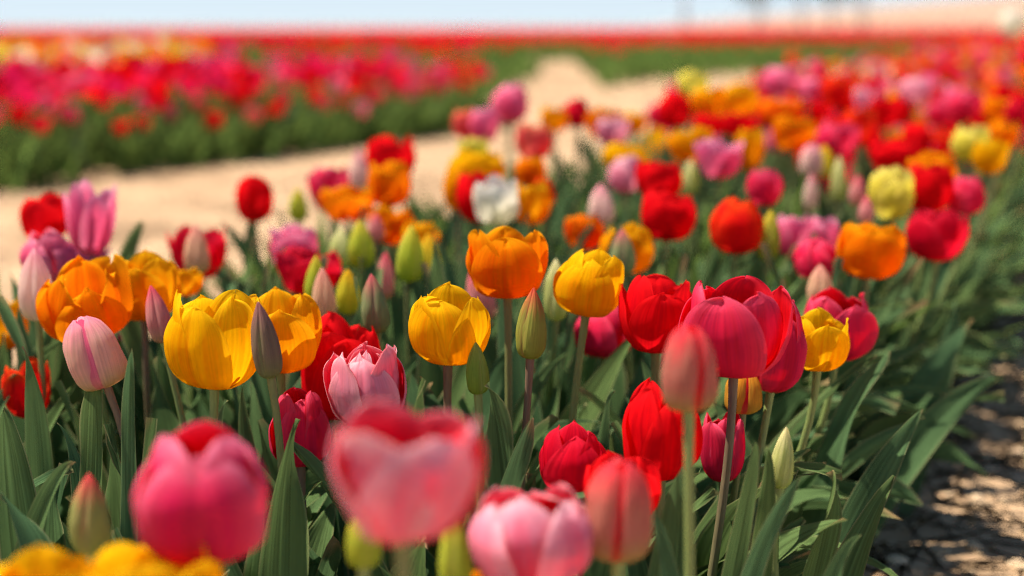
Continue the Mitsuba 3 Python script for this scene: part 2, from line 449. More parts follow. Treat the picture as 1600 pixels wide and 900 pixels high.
def tulip(label, colour, cx, ytop, ybot, w, shape='cup', z=None, lean=(0, 0), spin=None, loose=1.0, narrow=1.0, tint=None, foot=(None, None), leaves=None, petals=6, lift=0.0, group=None, seed=None, point=None):
    """a tulip whose head fills the given box of the photograph, z metres away; rooted in the bed below it"""
    g = np.random.default_rng(int(cx * 131 + ybot * 17 + w) if seed is None else seed)
    bud = colour in BUD
    z = depth_for(cx, ybot, w, .031 if bud else .062, .315) if z is None else z
    base = at(cx, ybot, z)
    R = w / F * z / 2 * (1.0 if bud else .97)
    Hh = ((ybot - ytop) / F * z - (0 if bud else .2 * R)) / .98
    key = thing('tulip_bud' if bud else 'tulip', label, 'tulip bud' if bud else 'tulip', group)
    axis_ = np.array([lean[0] + g.normal(0, .03), lean[1] + g.normal(0, .03), 1.0])
    M = frame(axis_, 0)
    base = base - M @ np.array([0, 0, Hh]) * 0 - np.array([lean[0], 0, 0]) * Hh * .5
    px = w                                     # size decides the mesh density
    nu, nv = (23, 27) if px > 80 and z < 1.6 else (15, 18) if z < 1.9 else (9, 12)
    spin = (-.52 + g.normal(0, .3) if bud else g.uniform(0, 2.1)) if spin is None else spin
    if bud:
        shape = shape if 'bud' in shape else 'bud'
        n3 = max(9, nu // 2 * 2 + 1)
        slit = .87 if colour in ('greenred', 'pinkcream', 'amber') else 1.0
        inner = {'greenred': 'innerred', 'pinkcream': 'innerpink', 'amber': 'innerred'}.get(colour, colour)
        for k in range(3):
            part(key, 'petal', place(bud_petal(R, Hh, spin + k * 2.0944, shape, True, BKEYS.index(colour), g, n3, nv, slit if k == 0 else 1.0), M, base), 'petal_matter')
        if shape == 'fatbud' or z < 1.4:
            part(key, 'inner_petals', place(join([bud_petal(R, Hh, spin + 1.047 + k * 2.0944, shape, False, BKEYS.index(inner), g, n3, nv) for k in range(3)]), M, base), 'petal_matter')
    else:
        col, two = VKEYS.index(colour), VAR[colour][3] is not None
        for k in range(petals):
            outer = k < 3
            ph = -math.pi / 2 + spin + (k % 3) * 2.0944 + (0 if outer else 1.047)
            ph += loose * g.normal(0, .07)
            st = g.bit_generator.state
            ring = (1, 1, .80, .60)[min(k // 3, 3)]
            args = (R * ring, Hh * (1 if k < 6 else .96), ph + (k > 5) * .5, shape, outer, col, g, nu, nv, loose, narrow * (1 if k < 6 else .7), point)
            m = petal(*args, False, lift)
            if two and z < 1.7:
                g.bit_generator.state = st
                m = join([m, petal(*args, True, lift)])
            part(key, 'petal', place(m, M, base), 'petal_matter')
        if z < 2.4:
            pist = tube(np.array([[0, 0, .002], [0, 0, Hh * .2], [0, 0, Hh * .36], [0, 0, Hh * .41], [0, 0, Hh * .42]]), np.array([.10, .11, .09, .14, .02]) * R, 'pistil', 8)
            part(key, 'pistil', place(pist, M, base), 'stem_matter')
            sts = []
            for k in range(6):
                a = k * 1.047 + .3
                d = np.array([math.cos(a), math.sin(a), 0])
                sts.append(tube(np.array([d * R * .10, d * R * .3 + [0, 0, Hh * .16], d * R * .36 + [0, 0, Hh * .2], d * R * .42 + [0, 0, Hh * .37], d * R * .42 + [0, 0, Hh * .38]]), np.array([.04, .035, .075, .07, .01]) * R, 'dark' if colour in ('red', 'crimson', 'scarlet', 'rose', 'rosered', 'pink', 'mauve') else 'amber', 6))
            part(key, 'stamens', place(join(sts), M, base), 'stem_matter')
    fx = base[0] - axis_[0] * .03 + (g.normal(0, .018) if foot[0] is None else foot[0])
    fy = base[1] + (g.normal(0, .02) if foot[1] is None else foot[1])
    fx = float(np.clip(fx, left_edge(fy) - .02, right_edge(fy) + .01)) if foot[0] is None and z > 1.2 else fx
    ft = np.array([fx, fy, gz(fx, fy) - .01])
    tint = tint or ('purple' if g.random() < .12 else 'olive' if g.random() < .3 else 'green')
    rad = float(np.clip(.0036 * (.9 if bud else 1.0), .003, max(.0034, R * .22)))
    part(key, 'stem', stem_mesh(base, axis_, ft, g, rad, tint, 14 if z < 2.2 else 9, 10 if z < 2 else 7), 'stem_matter')
    nl = (3 if z < 1.45 else 4 if z < 2.6 else 2) if leaves is None else leaves
    for k in range(nl):
        big = z < 2.0
        m = random_leaf(ft, g, az=(k * 2.2 + g.uniform(0, 2)), n=18 if big else 11, nu=9 if big else 5, L=g.uniform(.20, .31) * (.85 if z < 1 else 1 if z < 1.45 else 1.25), a1=None if z < 1.45 else g.uniform(.15, .9))
        part(key, 'leaf', m, 'leaf_matter')
    plants.append((fx, fy, key))
    return key



# ------------------------------------------------------------------ the tulips one can tell apart, nearest first
tulip('large blurred rose tulip with red inside, nearest at lower left', 'rose', 325, 655, 872, 186, 'egg', z=.80, spin=.1, lift=.08, loose=.6, narrow=1.22, leaves=1)
tulip('large blurred pale pink tulip flaring upward, nearest of all at lower centre', 'blush', 630, 628, 838, 232, 'vee', z=.70, spin=.5, leaves=1)
tulip('pink tulip cut by the bottom edge, left of the peach half-open bud', 'blush', 828, 750, 915, 170, 'egg', z=.86, spin=.9, lift=.12, narrow=1.15, leaves=1, lean=(-.1, 0))
tulip('blurred yellow tulip at the bottom left corner', 'yellow', 62, 862, 1010, 190, 'cup', z=.74, spin=.2, leaves=1, loose=.45)
tulip('blurred yellow tulip at the bottom edge under the rose tulip', 'yellow', 245, 838, 1000, 205, 'cup', z=.76, spin=1.1, leaves=1, loose=.45)
tulip('peach and green half-open bud beside the lower pink tulip', 'greenred', 965, 715, 872, 100, 'fatbud', z=.86, leaves=1)
tulip('red tulip right behind the peach half-open bud', 'red', 968, 705, 815, 112, 'cup', z=1.04, spin=.4, leaves=2)
tulip('red and green bud standing before the large rose-red tulip', 'greenred', 1076, 508, 640, 86, 'fatbud', z=.90, foot=(.012, .02), tint='green', leaves=1)
tulip('green bud with red tip above the yellow tulip at lower left', 'greenpink', 142, 735, 862, 62, 'bud', z=.94, leaves=2)
tulip('lime yellow bud at the bottom edge left of the lower pink tulip', 'lime', 712, 795, 930, 50, 'bud', z=.84, leaves=2)
tulip('orange tulip just showing at the bottom edge', 'orange', 752, 888, 985, 75, 'cup', z=.86, leaves=1)
tulip('lime bud tucked under the large pale pink tulip', 'lime', 568, 800, 885, 52, 'fatbud', z=.82, leaves=2)

tulip('opening bud of pink and cream with green streaks at left', 'pinkcream', 150, 490, 603, 84, 'fatbud', z=1.18, lean=(-.30, 0), foot=(.012, .0), tint='purple', seed=5)
tulip('slim pink and green bud left of the big yellow tulip', 'pinkbud', 251, 445, 535, 37, 'bud', z=1.30, lean=(-.12, 0))
tulip('wide open ruffled orange tulip at left', 'orange', 140, 402, 520, 132, 'open', z=1.36, loose=1.9, spin=.5, lean=(.06, -.25))
tulip('golden tulip behind the ruffled orange one', 'gold', 226, 390, 500, 108, 'cup', z=1.46, spin=0)
tulip('big yellow tulip at left in full bloom', 'yellow', 335, 447, 605, 150, 'cup', z=1.18, spin=-.25)
tulip('golden yellow tulip right of the mauve-green bud', 'gold', 438, 448, 580, 128, 'cup', z=1.28, spin=.3)
tulip('mauve and green bud between the two big yellow tulips', 'mauvegreen', 415, 470, 590, 44, 'bud', z=1.15, lean=(-.14, 0))
tulip('ragged red tulip behind the pink and white double tulip', 'red', 532, 497, 650, 128, 'open', z=1.34, loose=1.7, spin=.6, petals=9)
tulip('pink and white double tulip with red heart', 'doublepink', 575, 532, 665, 122, 'cup', z=1.19, loose=1.5, spin=.1, petals=12)
tulip('red tulip low behind a stem, left of the large pale pink one', 'rosered', 470, 606, 727, 92, 'egg', z=1.24, spin=.3)
tulip('sharp yellow tulip at the centre', 'yellow', 700, 446, 568, 124, 'cup', z=1.22, spin=-.05, tint='purple')
tulip('glowing orange tulip above the centre', 'orange', 793, 350, 465, 122, 'cup', z=1.33, spin=.02, foot=(.012, .0), tint='olive')
tulip('yellow tulip right of the glowing orange one', 'yellow', 920, 385, 493, 102, 'egg', z=1.32, spin=-.3, lean=(.10, 0), foot=(-.022, 0), tint='green', lift=.06)
tulip('olive green bud with red tip between the yellow tulips', 'olive', 834, 450, 560, 47, 'bud', z=1.21, lean=(.10, 0), foot=(-.02, 0), tint='purple')
tulip('plump green bud beside the sharp yellow tulip', 'green', 747, 533, 615, 36, 'bud', z=1.20)
tulip('grey green bud with pink tip left of the centre', 'glaucous', 585, 428, 520, 42, 'bud', z=1.38, lean=(-.10, 0))
tulip('bright red tulip touching the large rose-red one', 'red', 1024, 425, 550, 116, 'cup', z=1.30, spin=.05)
tulip('large rose-red tulip right of the centre', 'rosered', 1146, 430, 587, 156, 'cup', z=1.16, spin=-.4, lift=.08, foot=(-.02, 0), tint='purple')
tulip('red tulip half hidden on the right of the large rose-red one', 'rosered', 1212, 466, 612, 88, 'egg', z=1.27, spin=.5, lean=(.12, 0), tint='green')
tulip('small golden yellow tulip before the rose-red one at right', 'yellow', 1277, 484, 578, 90, 'cup', z=1.30, spin=0, lift=.05)
tulip('rose-red tulip behind the small golden yellow one', 'rosered', 1305, 448, 562, 112, 'cup', z=1.44, spin=.3)
tulip('pale peach bud over the rose-red tulip at right', 'peach', 1280, 413, 478, 38, 'bud', z=1.60)
tulip('amber bud under the large rose-red tulip', 'amber', 1160, 578, 645, 56, 'fatbud', z=1.26, tint='olive')
tulip('pointed scarlet tulip left of the tall green stem', 'red', 1026, 586, 747, 122, 'egg', z=1.12, spin=.35, lean=(-.08, 0), loose=1.3, point=.8)
tulip('dark red tulip with pointed petals, lowest near the centre', 'crimson', 893, 655, 765, 102, 'egg', z=1.14, spin=0, point=.9)
tulip('red tulip seen between the stems under the large rose-red one', 'rosered', 1130, 640, 752, 74, 'cup', z=1.26)
tulip('pale lime bud standing alone at lower right', 'pale', 1222, 665, 762, 36, 'bud', z=1.12, lean=(.10, 0))
tulip('red tulip low at the left edge behind leaves', 'scarlet', 48, 560, 652, 70, 'cup', z=1.42)
tulip('golden tulip at the left edge of the picture', 'gold', 14, 460, 545, 56, 'cup', z=1.6)
tulip('magenta pink tulip behind the bright red one', 'rosered', 945, 470, 558, 92, 'egg', z=1.55)
tulip('small pink tulip low behind the glowing orange stem', 'rosered', 772, 535, 580, 36, 'egg', z=1.62)
tulip('small crimson tulip low behind the olive bud', 'crimson', 815, 558, 604, 34, 'egg', z=1.70)
tulip('mauve bud behind the glowing orange tulip', 'pinkbud', 750, 412, 500, 42, 'bud', z=1.62, lean=(-.2, 0))
tulip('pale lime and pink bud behind the yellow tulip', 'pale', 868, 404, 500, 38, 'bud', z=1.52)

tulip('crimson tulip at far left behind the tall pink one', 'red', 76, 300, 372, 72, 'open', z=1.86)
tulip('tall pink tulip with upright separate petals at left', 'pink', 142, 282, 398, 84, 'vee', z=1.72, narrow=.62, spin=.55)
tulip('dark fallen bloom under the tall pink tulip', 'mauve', 143, 382, 425, 52, 'open', z=1.74, loose=1.8)
tulip('pink tulip at far left below the crimson one', 'pink', 80, 352, 440, 80, 'egg', z=1.62, lean=(-.15, 0))
tulip('large pink and green bud at the left edge', 'palepinkbud', 60, 388, 500, 54, 'bud', z=1.40)
tulip('magenta tulip low behind the ruffled orange one', 'mauve', 184, 482, 530, 60, 'egg', z=1.6)
tulip('dark red tulip behind a peach bud, before the left path', 'crimson', 308, 346, 436, 90, 'vee', z=1.95, spin=.6, point=.7)
tulip('peach bud before the dark red tulip at left', 'peach', 308, 352, 428, 38, 'bud', z=1.76)
tulip('small golden tulip behind the golden one at left', 'gold', 290, 416, 462, 54, 'cup', z=1.6)
tulip('single scarlet tulip upright against the sandy path', 'red', 398, 270, 348, 56, 'egg', z=2.25, loose=.8, leaves=2)
tulip('lime bud against the sandy path', 'lime', 466, 294, 346, 29, 'bud', z=2.3)
tulip('pink tulip above the red one at left of centre', 'pink', 460, 346, 420, 78, 'cup', z=1.95)
tulip('red tulip with wide petals behind three buds', 'crimson', 486, 383, 458, 106, 'vee', z=1.74, loose=1.5, spin=.2)
tulip('lime bud before the wide red tulip', 'lime', 495, 398, 482, 34, 'bud', z=1.56, lean=(.06, 0))
tulip('peach striped bud before the wide red tulip', 'peach', 508, 418, 502, 36, 'bud', z=1.48)
tulip('yellow bud right of the peach striped bud', 'yellowbud', 544, 420, 490, 36, 'bud', z=1.58)
tulip('whitish lime bud right of the pink tulip', 'pale', 532, 356, 416, 35, 'bud', z=1.84)
tulip('plump lime bud beside the whitish one', 'lime', 565, 344, 418, 40, 'bud', z=1.76)
tulip('slender pink bud left of the striped lime bud', 'pinkbud', 602, 393, 466, 27, 'bud', z=1.70)
tulip('striped lime and yellow bud above the centre left', 'lime', 638, 352, 440, 42, 'bud', z=1.64)
tulip('olive yellow bud just right of the striped lime bud', 'yellowbud', 672, 366, 442, 36, 'bud', z=1.74)
tulip('rosy red tulip behind the orange one at left of centre', 'rosered', 520, 253, 332, 66, 'cup', z=2.35)
tulip('orange tulip before the rosy red one', 'orange', 543, 285, 346, 90, 'vee', z=2.12, spin=.1)
tulip('orange cup tulip under the red one by the path', 'orange', 610, 248, 322, 70, 'cup', z=2.14, spin=-.1)
tulip('red tulip on top of the cluster by the path', 'red', 607, 207, 285, 78, 'cup', z=2.40)
tulip('pale pink bud in the cluster by the path', 'palepinkbud', 560, 234, 300, 30, 'bud', z=2.32)
tulip('orange tulip below the orange cup tulip', 'orange', 614, 318, 382, 74, 'vee', z=1.98, loose=1.5)
tulip('yellow-orange tulip behind the striped lime bud', 'gold', 656, 342, 392, 58, 'cup', z=1.95)
tulip('pinkish red bud beside the plump lime bud', 'pinkbud', 588, 333, 378, 26, 'bud', z=1.95)

tulip('white tulip with creamy base', 'white', 778, 274, 350, 80, 'vee', z=1.98, spin=0, point=.6)
tulip('red tulip tucked behind the white one', 'red', 748, 262, 348, 72, 'cup', z=2.06)
tulip('bright yellow tulip above the red and white pair', 'yellow', 748, 230, 292, 84, 'cup', z=2.22)
tulip('amber tulip at the left side of the white one', 'gold', 716, 256, 330, 44, 'egg', z=2.18)
tulip('amber yellow tulip at the right side of the white one', 'gold', 830, 282, 350, 62, 'cup', z=2.02)
tulip('scarlet tulip peeping out right of the amber yellow one', 'scarlet', 850, 275, 325, 38, 'egg', z=2.12)
tulip('orange tulip above the amber yellow one', 'orange', 828, 241, 292, 46, 'cup', z=2.28)
tulip('salmon and orange tulip above the white one', 'salmon', 834, 190, 250, 56, 'cup', z=2.55)
tulip('pink tulip highest against the path, right of the pair', 'pink', 797, 128, 192, 58, 'egg', z=2.85)
tulip('coral tulip left in the pair by the path', 'salmon', 728, 166, 216, 40, 'cup', z=2.75)
tulip('pink tulip right in the pair by the path', 'pink', 757, 166, 222, 44, 'cup', z=2.72)
tulip('olive yellow tulip under the coral and pink pair', 'lemon', 740, 212, 250, 48, 'cup', z=2.5)
tulip('dark red tulip standing before the open sand', 'crimson', 902, 152, 200, 40, 'egg', z=3.05)
tulip('yellow tulip left of the dark red one', 'gold', 866, 164, 206, 46, 'cup', z=3.05)
tulip('orange-yellow tulip right of the dark red one', 'orange', 944, 165, 216, 58, 'cup', z=2.95)
tulip('pale pink tulip in the yellow cluster', 'palepink', 957, 180, 226, 52, 'cup', z=2.75)
tulip('yellow tulip right of the pale pink one', 'gold', 990, 174, 208, 36, 'cup', z=3.1)
tulip('pale yellow tulip over a pink one at mid height', 'yellow', 975, 222, 266, 70, 'cup', z=2.45)
tulip('light pink tulip below the pale yellow one', 'palepink', 978, 240, 302, 52, 'egg', z=2.28)
tulip('red tulip above a second red one right of the centre', 'red', 1028, 245, 312, 76, 'cup', z=2.14)
tulip('red tulip below another red one right of the centre', 'red', 1040, 294, 376, 88, 'cup', z=1.90)
tulip('pale pink bud left of the two red tulips', 'palepinkbud', 940, 288, 352, 40, 'bud', z=2.02)
tulip('orange-red tulip below the pale pink bud', 'tangerine', 912, 330, 390, 60, 'cup', z=1.95)
tulip('yellow tulip with a grey-green bud before it', 'gold', 982, 348, 426, 78, 'cup', z=1.80)
tulip('grey-green bud before a yellow tulip', 'glaucous', 973, 358, 428, 38, 'bud', z=1.66)
tulip('cream bud left of the clear pink tulip', 'pale', 1078, 250, 302, 26, 'bud', z=2.25)
tulip('clear pink tulip with spread petals', 'pink', 1122, 214, 279, 74, 'vee', z=2.22, spin=.1)
tulip('yellow tulip behind the clear pink one on its left', 'gold', 1084, 194, 254, 70, 'cup', z=2.42)
tulip('olive amber tulip behind the clear pink one on its right', 'gold', 1170, 198, 266, 44, 'cup', z=2.52)
tulip('coral red tulip with deep red inside', 'rosered', 1192, 262, 322, 54, 'cup', z=2.05)
tulip('red and orange egg-shaped tulip right of the centre', 'scarlet', 1148, 303, 396, 82, 'egg', z=1.80, spin=.1)
tulip('lime yellow bud touching the red and orange tulip', 'lime', 1198, 328, 406, 34, 'bud', z=1.80)
tulip('pink tulip in the trio left of the orange one', 'pink', 1240, 330, 402, 60, 'cup', z=1.95)
tulip('bright pink tulip on top of the trio left of the orange one', 'pink', 1285, 335, 396, 48, 'cup', z=1.92)
tulip('red tulip lowest of the trio left of the orange one', 'rosered', 1278, 370, 436, 66, 'egg', z=1.74)
tulip('orange tulip in full bloom at right', 'orange', 1355, 340, 434, 106, 'cup', z=1.68, spin=0)
tulip('deep red tulip right of the orange one', 'crimson', 1462, 320, 406, 86, 'cup', z=1.86)
tulip('red tulip above the deep red one at right', 'red', 1450, 250, 332, 74, 'cup', z=2.05)
tulip('red tulip above the lemon one', 'red', 1400, 210, 268, 84, 'cup', z=2.30)
tulip('orange tulip above the red one at right', 'orange', 1456, 234, 292, 74, 'cup', z=2.14)
tulip('pinkish tulip at the right end of the red cluster', 'rosered', 1508, 270, 336, 60, 'egg', z=2.08)
tulip('lemon yellow double tulip at right', 'lemon', 1392, 257, 342, 68, 'cup', z=1.98, loose=1.5, petals=9)
tulip('salmon bud between the lemon and orange tulips', 'pinkbud', 1352, 306, 350, 24, 'bud', z=1.86)
tulip('dull pink bud in the green left of the lemon tulip', 'pinkbud', 1338, 274, 322, 26, 'bud', z=2.12)
tulip('lemon tulip at the upper right edge of the bed', 'lemon', 1514, 194, 252, 58, 'cup', z=2.42)
tulip('yellow tulip right of the lemon one at the bed edge', 'yellow', 1546, 214, 272, 50, 'cup', z=2.34)
tulip('orange tulip behind the yellow pair at the bed edge', 'orange', 1562, 188, 232, 50, 'cup', z=2.6)
tulip('pale pink and cream bud at right of the centre', 'palepinkbud', 1266, 226, 276, 36, 'fatbud', z=2.35)
tulip('yellow-green bud beside the pale pink and cream bud', 'yellowbud', 1284, 228, 276, 34, 'bud', z=2.4)
tulip('orange tulip above the pale pink bud', 'orange', 1238, 178, 236, 64, 'cup', z=2.62)
tulip('orange-red tulip above another orange one', 'tangerine', 1216, 150, 202, 66, 'cup', z=2.80)
tulip('red tulip leaning left in the upper right cluster', 'rosered', 1308, 186, 250, 66, 'cup', z=2.52)
tulip('scarlet tulip right of the one leaning left', 'scarlet', 1340, 165, 228, 58, 'cup', z=2.64)
tulip('left one of two yellow tulips above the red pair', 'gold', 1110, 130, 186, 58, 'cup', z=2.92)
tulip('right one of two yellow tulips above the red pair', 'gold', 1152, 130, 188, 60, 'cup', z=2.88)
tulip('dull yellow tulip at the top of the yellow group', 'lemon', 1080, 108, 152, 48, 'cup', z=3.2)
tulip('red tulip left of the two yellow ones', 'red', 1054, 140, 200, 50, 'egg', z=2.92)
tulip('left one of the red pair under the yellow tulips', 'red', 1106, 174, 212, 48, 'cup', z=2.84)
tulip('right one of the red pair under the yellow tulips', 'red', 1150, 172, 214, 54, 'cup', z=2.80)
tulip('pink tulip beside the right yellow one of two', 'pink', 1216, 100, 148, 50, 'egg', z=3.25)
tulip('dark red tulip under the pink one at upper right', 'crimson', 1190, 138, 182, 40, 'egg', z=3.0)
tulip('pale pink tulip right of the dark red one', 'pink', 1262, 118, 158, 46, 'egg', z=3.25)
tulip('orange-red tulip above the scarlet one', 'scarlet', 1308, 114, 168, 50, 'cup', z=3.1)
tulip('white tulip taller than all others at the right edge', 'white', 1580, 14, 58, 36, 'egg', z=4.3)
tulip('hot pink tulip in the upper right cluster', 'rosered', 1508, 140, 190, 52, 'cup', z=2.95)
tulip('orange tulip near the right edge, upper cluster', 'orange', 1560, 150, 196, 46, 'cup', z=2.9)
tulip('deep red tulip cut by the right edge', 'crimson', 1596, 150, 200, 50, 'cup', z=2.85)
tulip('pink tulip with pale sides at upper right', 'palepink', 1428, 118, 162, 44, 'egg', z=3.1)
tulip('pale green bud in the green under the red tulips', 'pale', 1310, 245, 312, 24, 'bud', z=2.2)
tulip('pink and cream bud low in the green at right', 'palepinkbud', 1265, 270, 330, 22, 'bud', z=2.2)


# ------------------------------------------------------------------ leaves one can tell apart
def own_leaf(tip, foot, z, w, dz=0.0, bow=(0, 0), fold=.5, twist=0.0, wave=1.0, face=None, seed=0):
    """a leaf of the nearest plant, from its tip back to the ground"""
    g = np.random.default_rng(seed + int(tip[0] * 7 + tip[1]))
    Pt, Pf = at(*tip, z + dz), at(*foot, z)
    Gd = np.array([Pf[0], Pf[1], gz(Pf[0], Pf[1]) - .005])
    if Pf[2] > .03:
        Gd = np.array([Pf[0] - (Pt[0] - Pf[0]) * .4, Pf[1], Gd[2]])
    L = np.linalg.norm(Pt - Gd)
    c1 = Gd + np.array([0, 0, L * .40]) + (Pt - Gd) * [.10, .1, 0]
    c2 = Pt - (Pt - Pf) * .35 + np.array([bow[0], 0, bow[1]])
    path = bezier(Gd, c1, c2, Pt, 26)
    key = min(plants, key=lambda p: (p[0] - Gd[0]) ** 2 + (p[1] - Gd[1]) ** 2)[2]
    fc = np.array([-.3, -.8, .5]) if face is None else np.asarray(face, float)
    part(key, 'leaf', leaf_mesh(path, w / F * z, fc, g, 11, fold, twist, wave), 'leaf_matter')


for a in [((205, 548), (196, 700), 1.16, 30), ((140, 590), (130, 760), 1.22, 62), ((36, 540), (60, 720), 1.3, 40), ((5, 640), (40, 800), 1.2, 70),
          ((468, 655), (440, 900), 1.10, 74), ((290, 690), (215, 800), 1.16, 44), ((118, 722), (0, 790), 1.10, 46), ((0, 770), (110, 860), 1.02, 60),
          ((832, 652), (765, 800), 1.16, 52), ((760, 600), (800, 760), 1.22, 56), ((380, 600), (410, 740), 1.26, 34), ((355, 625), (352, 700), 1.22, 18),
          ((960, 610), (930, 720), 1.3, 24), ((1000, 560), (1060, 760), 1.34, 40), ((1060, 740), (1030, 860), 1.08, 70), ((1250, 745), (1130, 850), 1.05, 44),
          ((1180, 690), (1120, 800), 1.1, 36), ((1345, 835), (1270, 890), 1.06, 40), ((1390, 548), (1290, 700), 1.42, 66), ((1300, 735), (1240, 860), 1.12, 48),
          ((1440, 640), (1310, 800), 1.35, 56), ((1200, 700), (1170, 850), 1.1, 40), ((1020, 800), (1080, 900), .98, 34), ((905, 540), (890, 660), 1.5, 34),
          ((660, 590), (640, 720), 1.34, 40), ((690, 640), (720, 760), 1.24, 38), ((560, 520), (600, 650), 1.5, 36), ((1520, 500), (1400, 600), 1.75, 44),
          ((1490, 470), (1440, 640), 1.8, 46), ((1560, 590), (1400, 680), 1.6, 50), ((30, 480), (80, 640), 1.5, 40), ((90, 660), (130, 740), 1.24, 36)]:
    tip, foot, z, w = a
    own_leaf(tip, foot, z, max(w * 1.05, .018 * F / z), dz=rng.uniform(-.06, .05), bow=(rng.uniform(-.02, .02), rng.uniform(-.01, .02)), fold=rng.uniform(.25, .7), twist=rng.uniform(-1.3, 1.3), wave=rng.uniform(1.0, 2.4), face=(rng.uniform(-.6, .5), -.85, .4))

# ------------------------------------------------------------------ plants without a flower fill the bed
pts = [(p[0], p[1]) for p in plants]
fill = 0
for y in np.arange(.95, 3.5, .0026):
    lo, hi = left_edge(y), right_edge(y) - .03 - .03 * max(0, min(1, (2.6 - y) / .6))
    x = rng.uniform(lo, hi)
    if abs(x) > .40 * y + .12:
        continue
    gap = .060 if y < 2 else .072
    arr = np.array(pts)
    if np.min((arr[:, 0] - x) ** 2 + (arr[:, 1] - y) ** 2) < gap * gap:
        continue
    pts.append((x, y))
    edge_r, edge_l = hi - x < .16, x - lo < .16
    where = 'at the edge of the right path' if edge_r else 'at the edge of the left path' if edge_l else 'among the front tulips' if y < 1.8 else 'deeper in the front bed'
    key = thing('tulip_plant', f'leafy tulip plant without a flower {where}', 'plant', f'flowerless tulip plants {where}')
    ft = np.array([x, y, gz(x, y) - .01])
    for k in range(5 if y < 2 else 4):
        az = rng.uniform(-1.0, .9) if edge_r and rng.random() < .7 else rng.uniform(2.2, 4.2) if edge_l and rng.random() < .6 else rng.uniform(0, 6.28)
        near = y < 2.1
        a1 = rng.uniform(1.0, 2.2) if edge_r and rng.random() < .6 else None
        m = random_leaf(ft, rng, az, W=rng.uniform(.032, .062) if edge_r or y > 1.4 else None, L=rng.uniform(.23, .36) * (.72 if edge_l and y > 1.5 else 1.12 if y > 1.4 else 1 if y > 1.25 else .85 if y > 1.1 else .7), a0=rng.uniform(.05, .45) if edge_r else None, a1=a1, n=18 if near else 11, nu=9 if near else 5)
        part(key, 'leaf', m, 'leaf_matter')
    fill += 1

for y in np.arange(1.25, 3.4, .07):
    x = right_edge(y) - rng.uniform(.0, .08) - .05 * max(0, min(1, (2.6 - y) / .6))
    key = thing('tulip_plant', 'leafy tulip plant sprawling over the edge of the right path', 'plant', 'sprawling tulip plants along the right path')
    ft = np.array([x, y, gz(x, y) - .01])
    for k in range(5):
        a0 = rng.uniform(.25, .75)
        m = random_leaf(ft, rng, rng.uniform(-1.1, .7), L=rng.uniform(.20, .34), W=rng.uniform(.030, .056), a0=a0, a1=a0 + rng.uniform(.3, 1.7), n=18, nu=9)
        part(key, 'leaf', m, 'leaf_matter')

# ------------------------------------------------------------------ the blurred tulips further up the front bed
QV, QT = 5, 7


def far_head(base, R, Hh, colour, g, nu=5, nv=7):
    sh = g.choice(['egg', 'cup', 'cup', 'vee', 'open'])
    lift = g.uniform(-.08, .12)
    ms = [petal(R, Hh, k * 1.0472 + g.uniform(0, .3), sh, k % 2 == 0, VKEYS.index(colour), g, nu, nv, 1.6, lift=lift) for k in range(6)]
    return place(join(ms), frame(np.array([g.normal(0, .14), g.normal(0, .14), 1]), 0), base)


def far_tulip(x, y, h, R, Hh, colour, label, group, nleaf, Lmax):
    key = thing('tulip', label, 'tulip', group)
    g = rng
    ft = np.array([x, y, gz(x, y) - .01])
    base = np.array([x + g.normal(0, .012), y + g.normal(0, .012), ft[2] + h])
    part(key, 'bloom', far_head(base, R, Hh, colour, g), 'blurred_petal_matter')
    part(key, 'stem', stem_mesh(base, np.array([0, 0, 1.0]), ft, g, .0036, 'green', 6, 5), 'stem_matter')
    for k in range(nleaf):
        part(key, 'leaf', random_leaf(ft, g, k * 2.4 + g.uniform(0, 2), L=g.uniform(.22, Lmax), n=8, nu=3), 'leaf_matter')


NAMES = {'red': 'red', 'scarlet': 'orange-red', 'crimson': 'dark red', 'rosered': 'rose-red', 'pink': 'pink', 'palepink': 'pale pink', 'orange': 'orange', 'gold': 'golden', 'yellow': 'yellow', 'tangerine': 'fiery orange', 'rose': 'rose', 'lemon': 'lemon', 'salmon': 'salmon', 'mauve': 'mauve', 'white': 'white'}
mix = ['red'] * 8 + ['scarlet'] * 3 + ['crimson'] * 2 + ['rosered'] * 3 + ['pink'] * 3 + ['palepink'] + ['orange'] * 3 + ['gold'] * 2 + ['yellow'] + ['tangerine'] * 2
heads, made = [], 0
for y in np.concatenate([np.arange(2.9, 5.0, .003), np.arange(5.0, 11.5, .010)]):
    x = rng.uniform(left_edge(y), right_edge(y))
    px = 800 + x / y * F
    if px < 1230 and y < 3.6 or px > 1690 or px < 1010 + (y - 3.6) * 60:
        continue
    if heads and np.min((np.array(heads)[:, 0] - x) ** 2 + (np.array(heads)[:, 1] - y) ** 2) < (.070 if y < 5 else .10) ** 2:
        continue
    heads.append((x, y))
    c = mix[rng.integers(len(mix))]
    n = NAMES[c]
    far_tulip(x, y, rng.uniform(.30, .42), rng.uniform(.027, .036), rng.uniform(.053, .072), c, f'{n} tulip far up the front bed, blurred', f'{n} tulips far up the front bed', 3, .34)
    made += 1
    if made >= 175:
        break

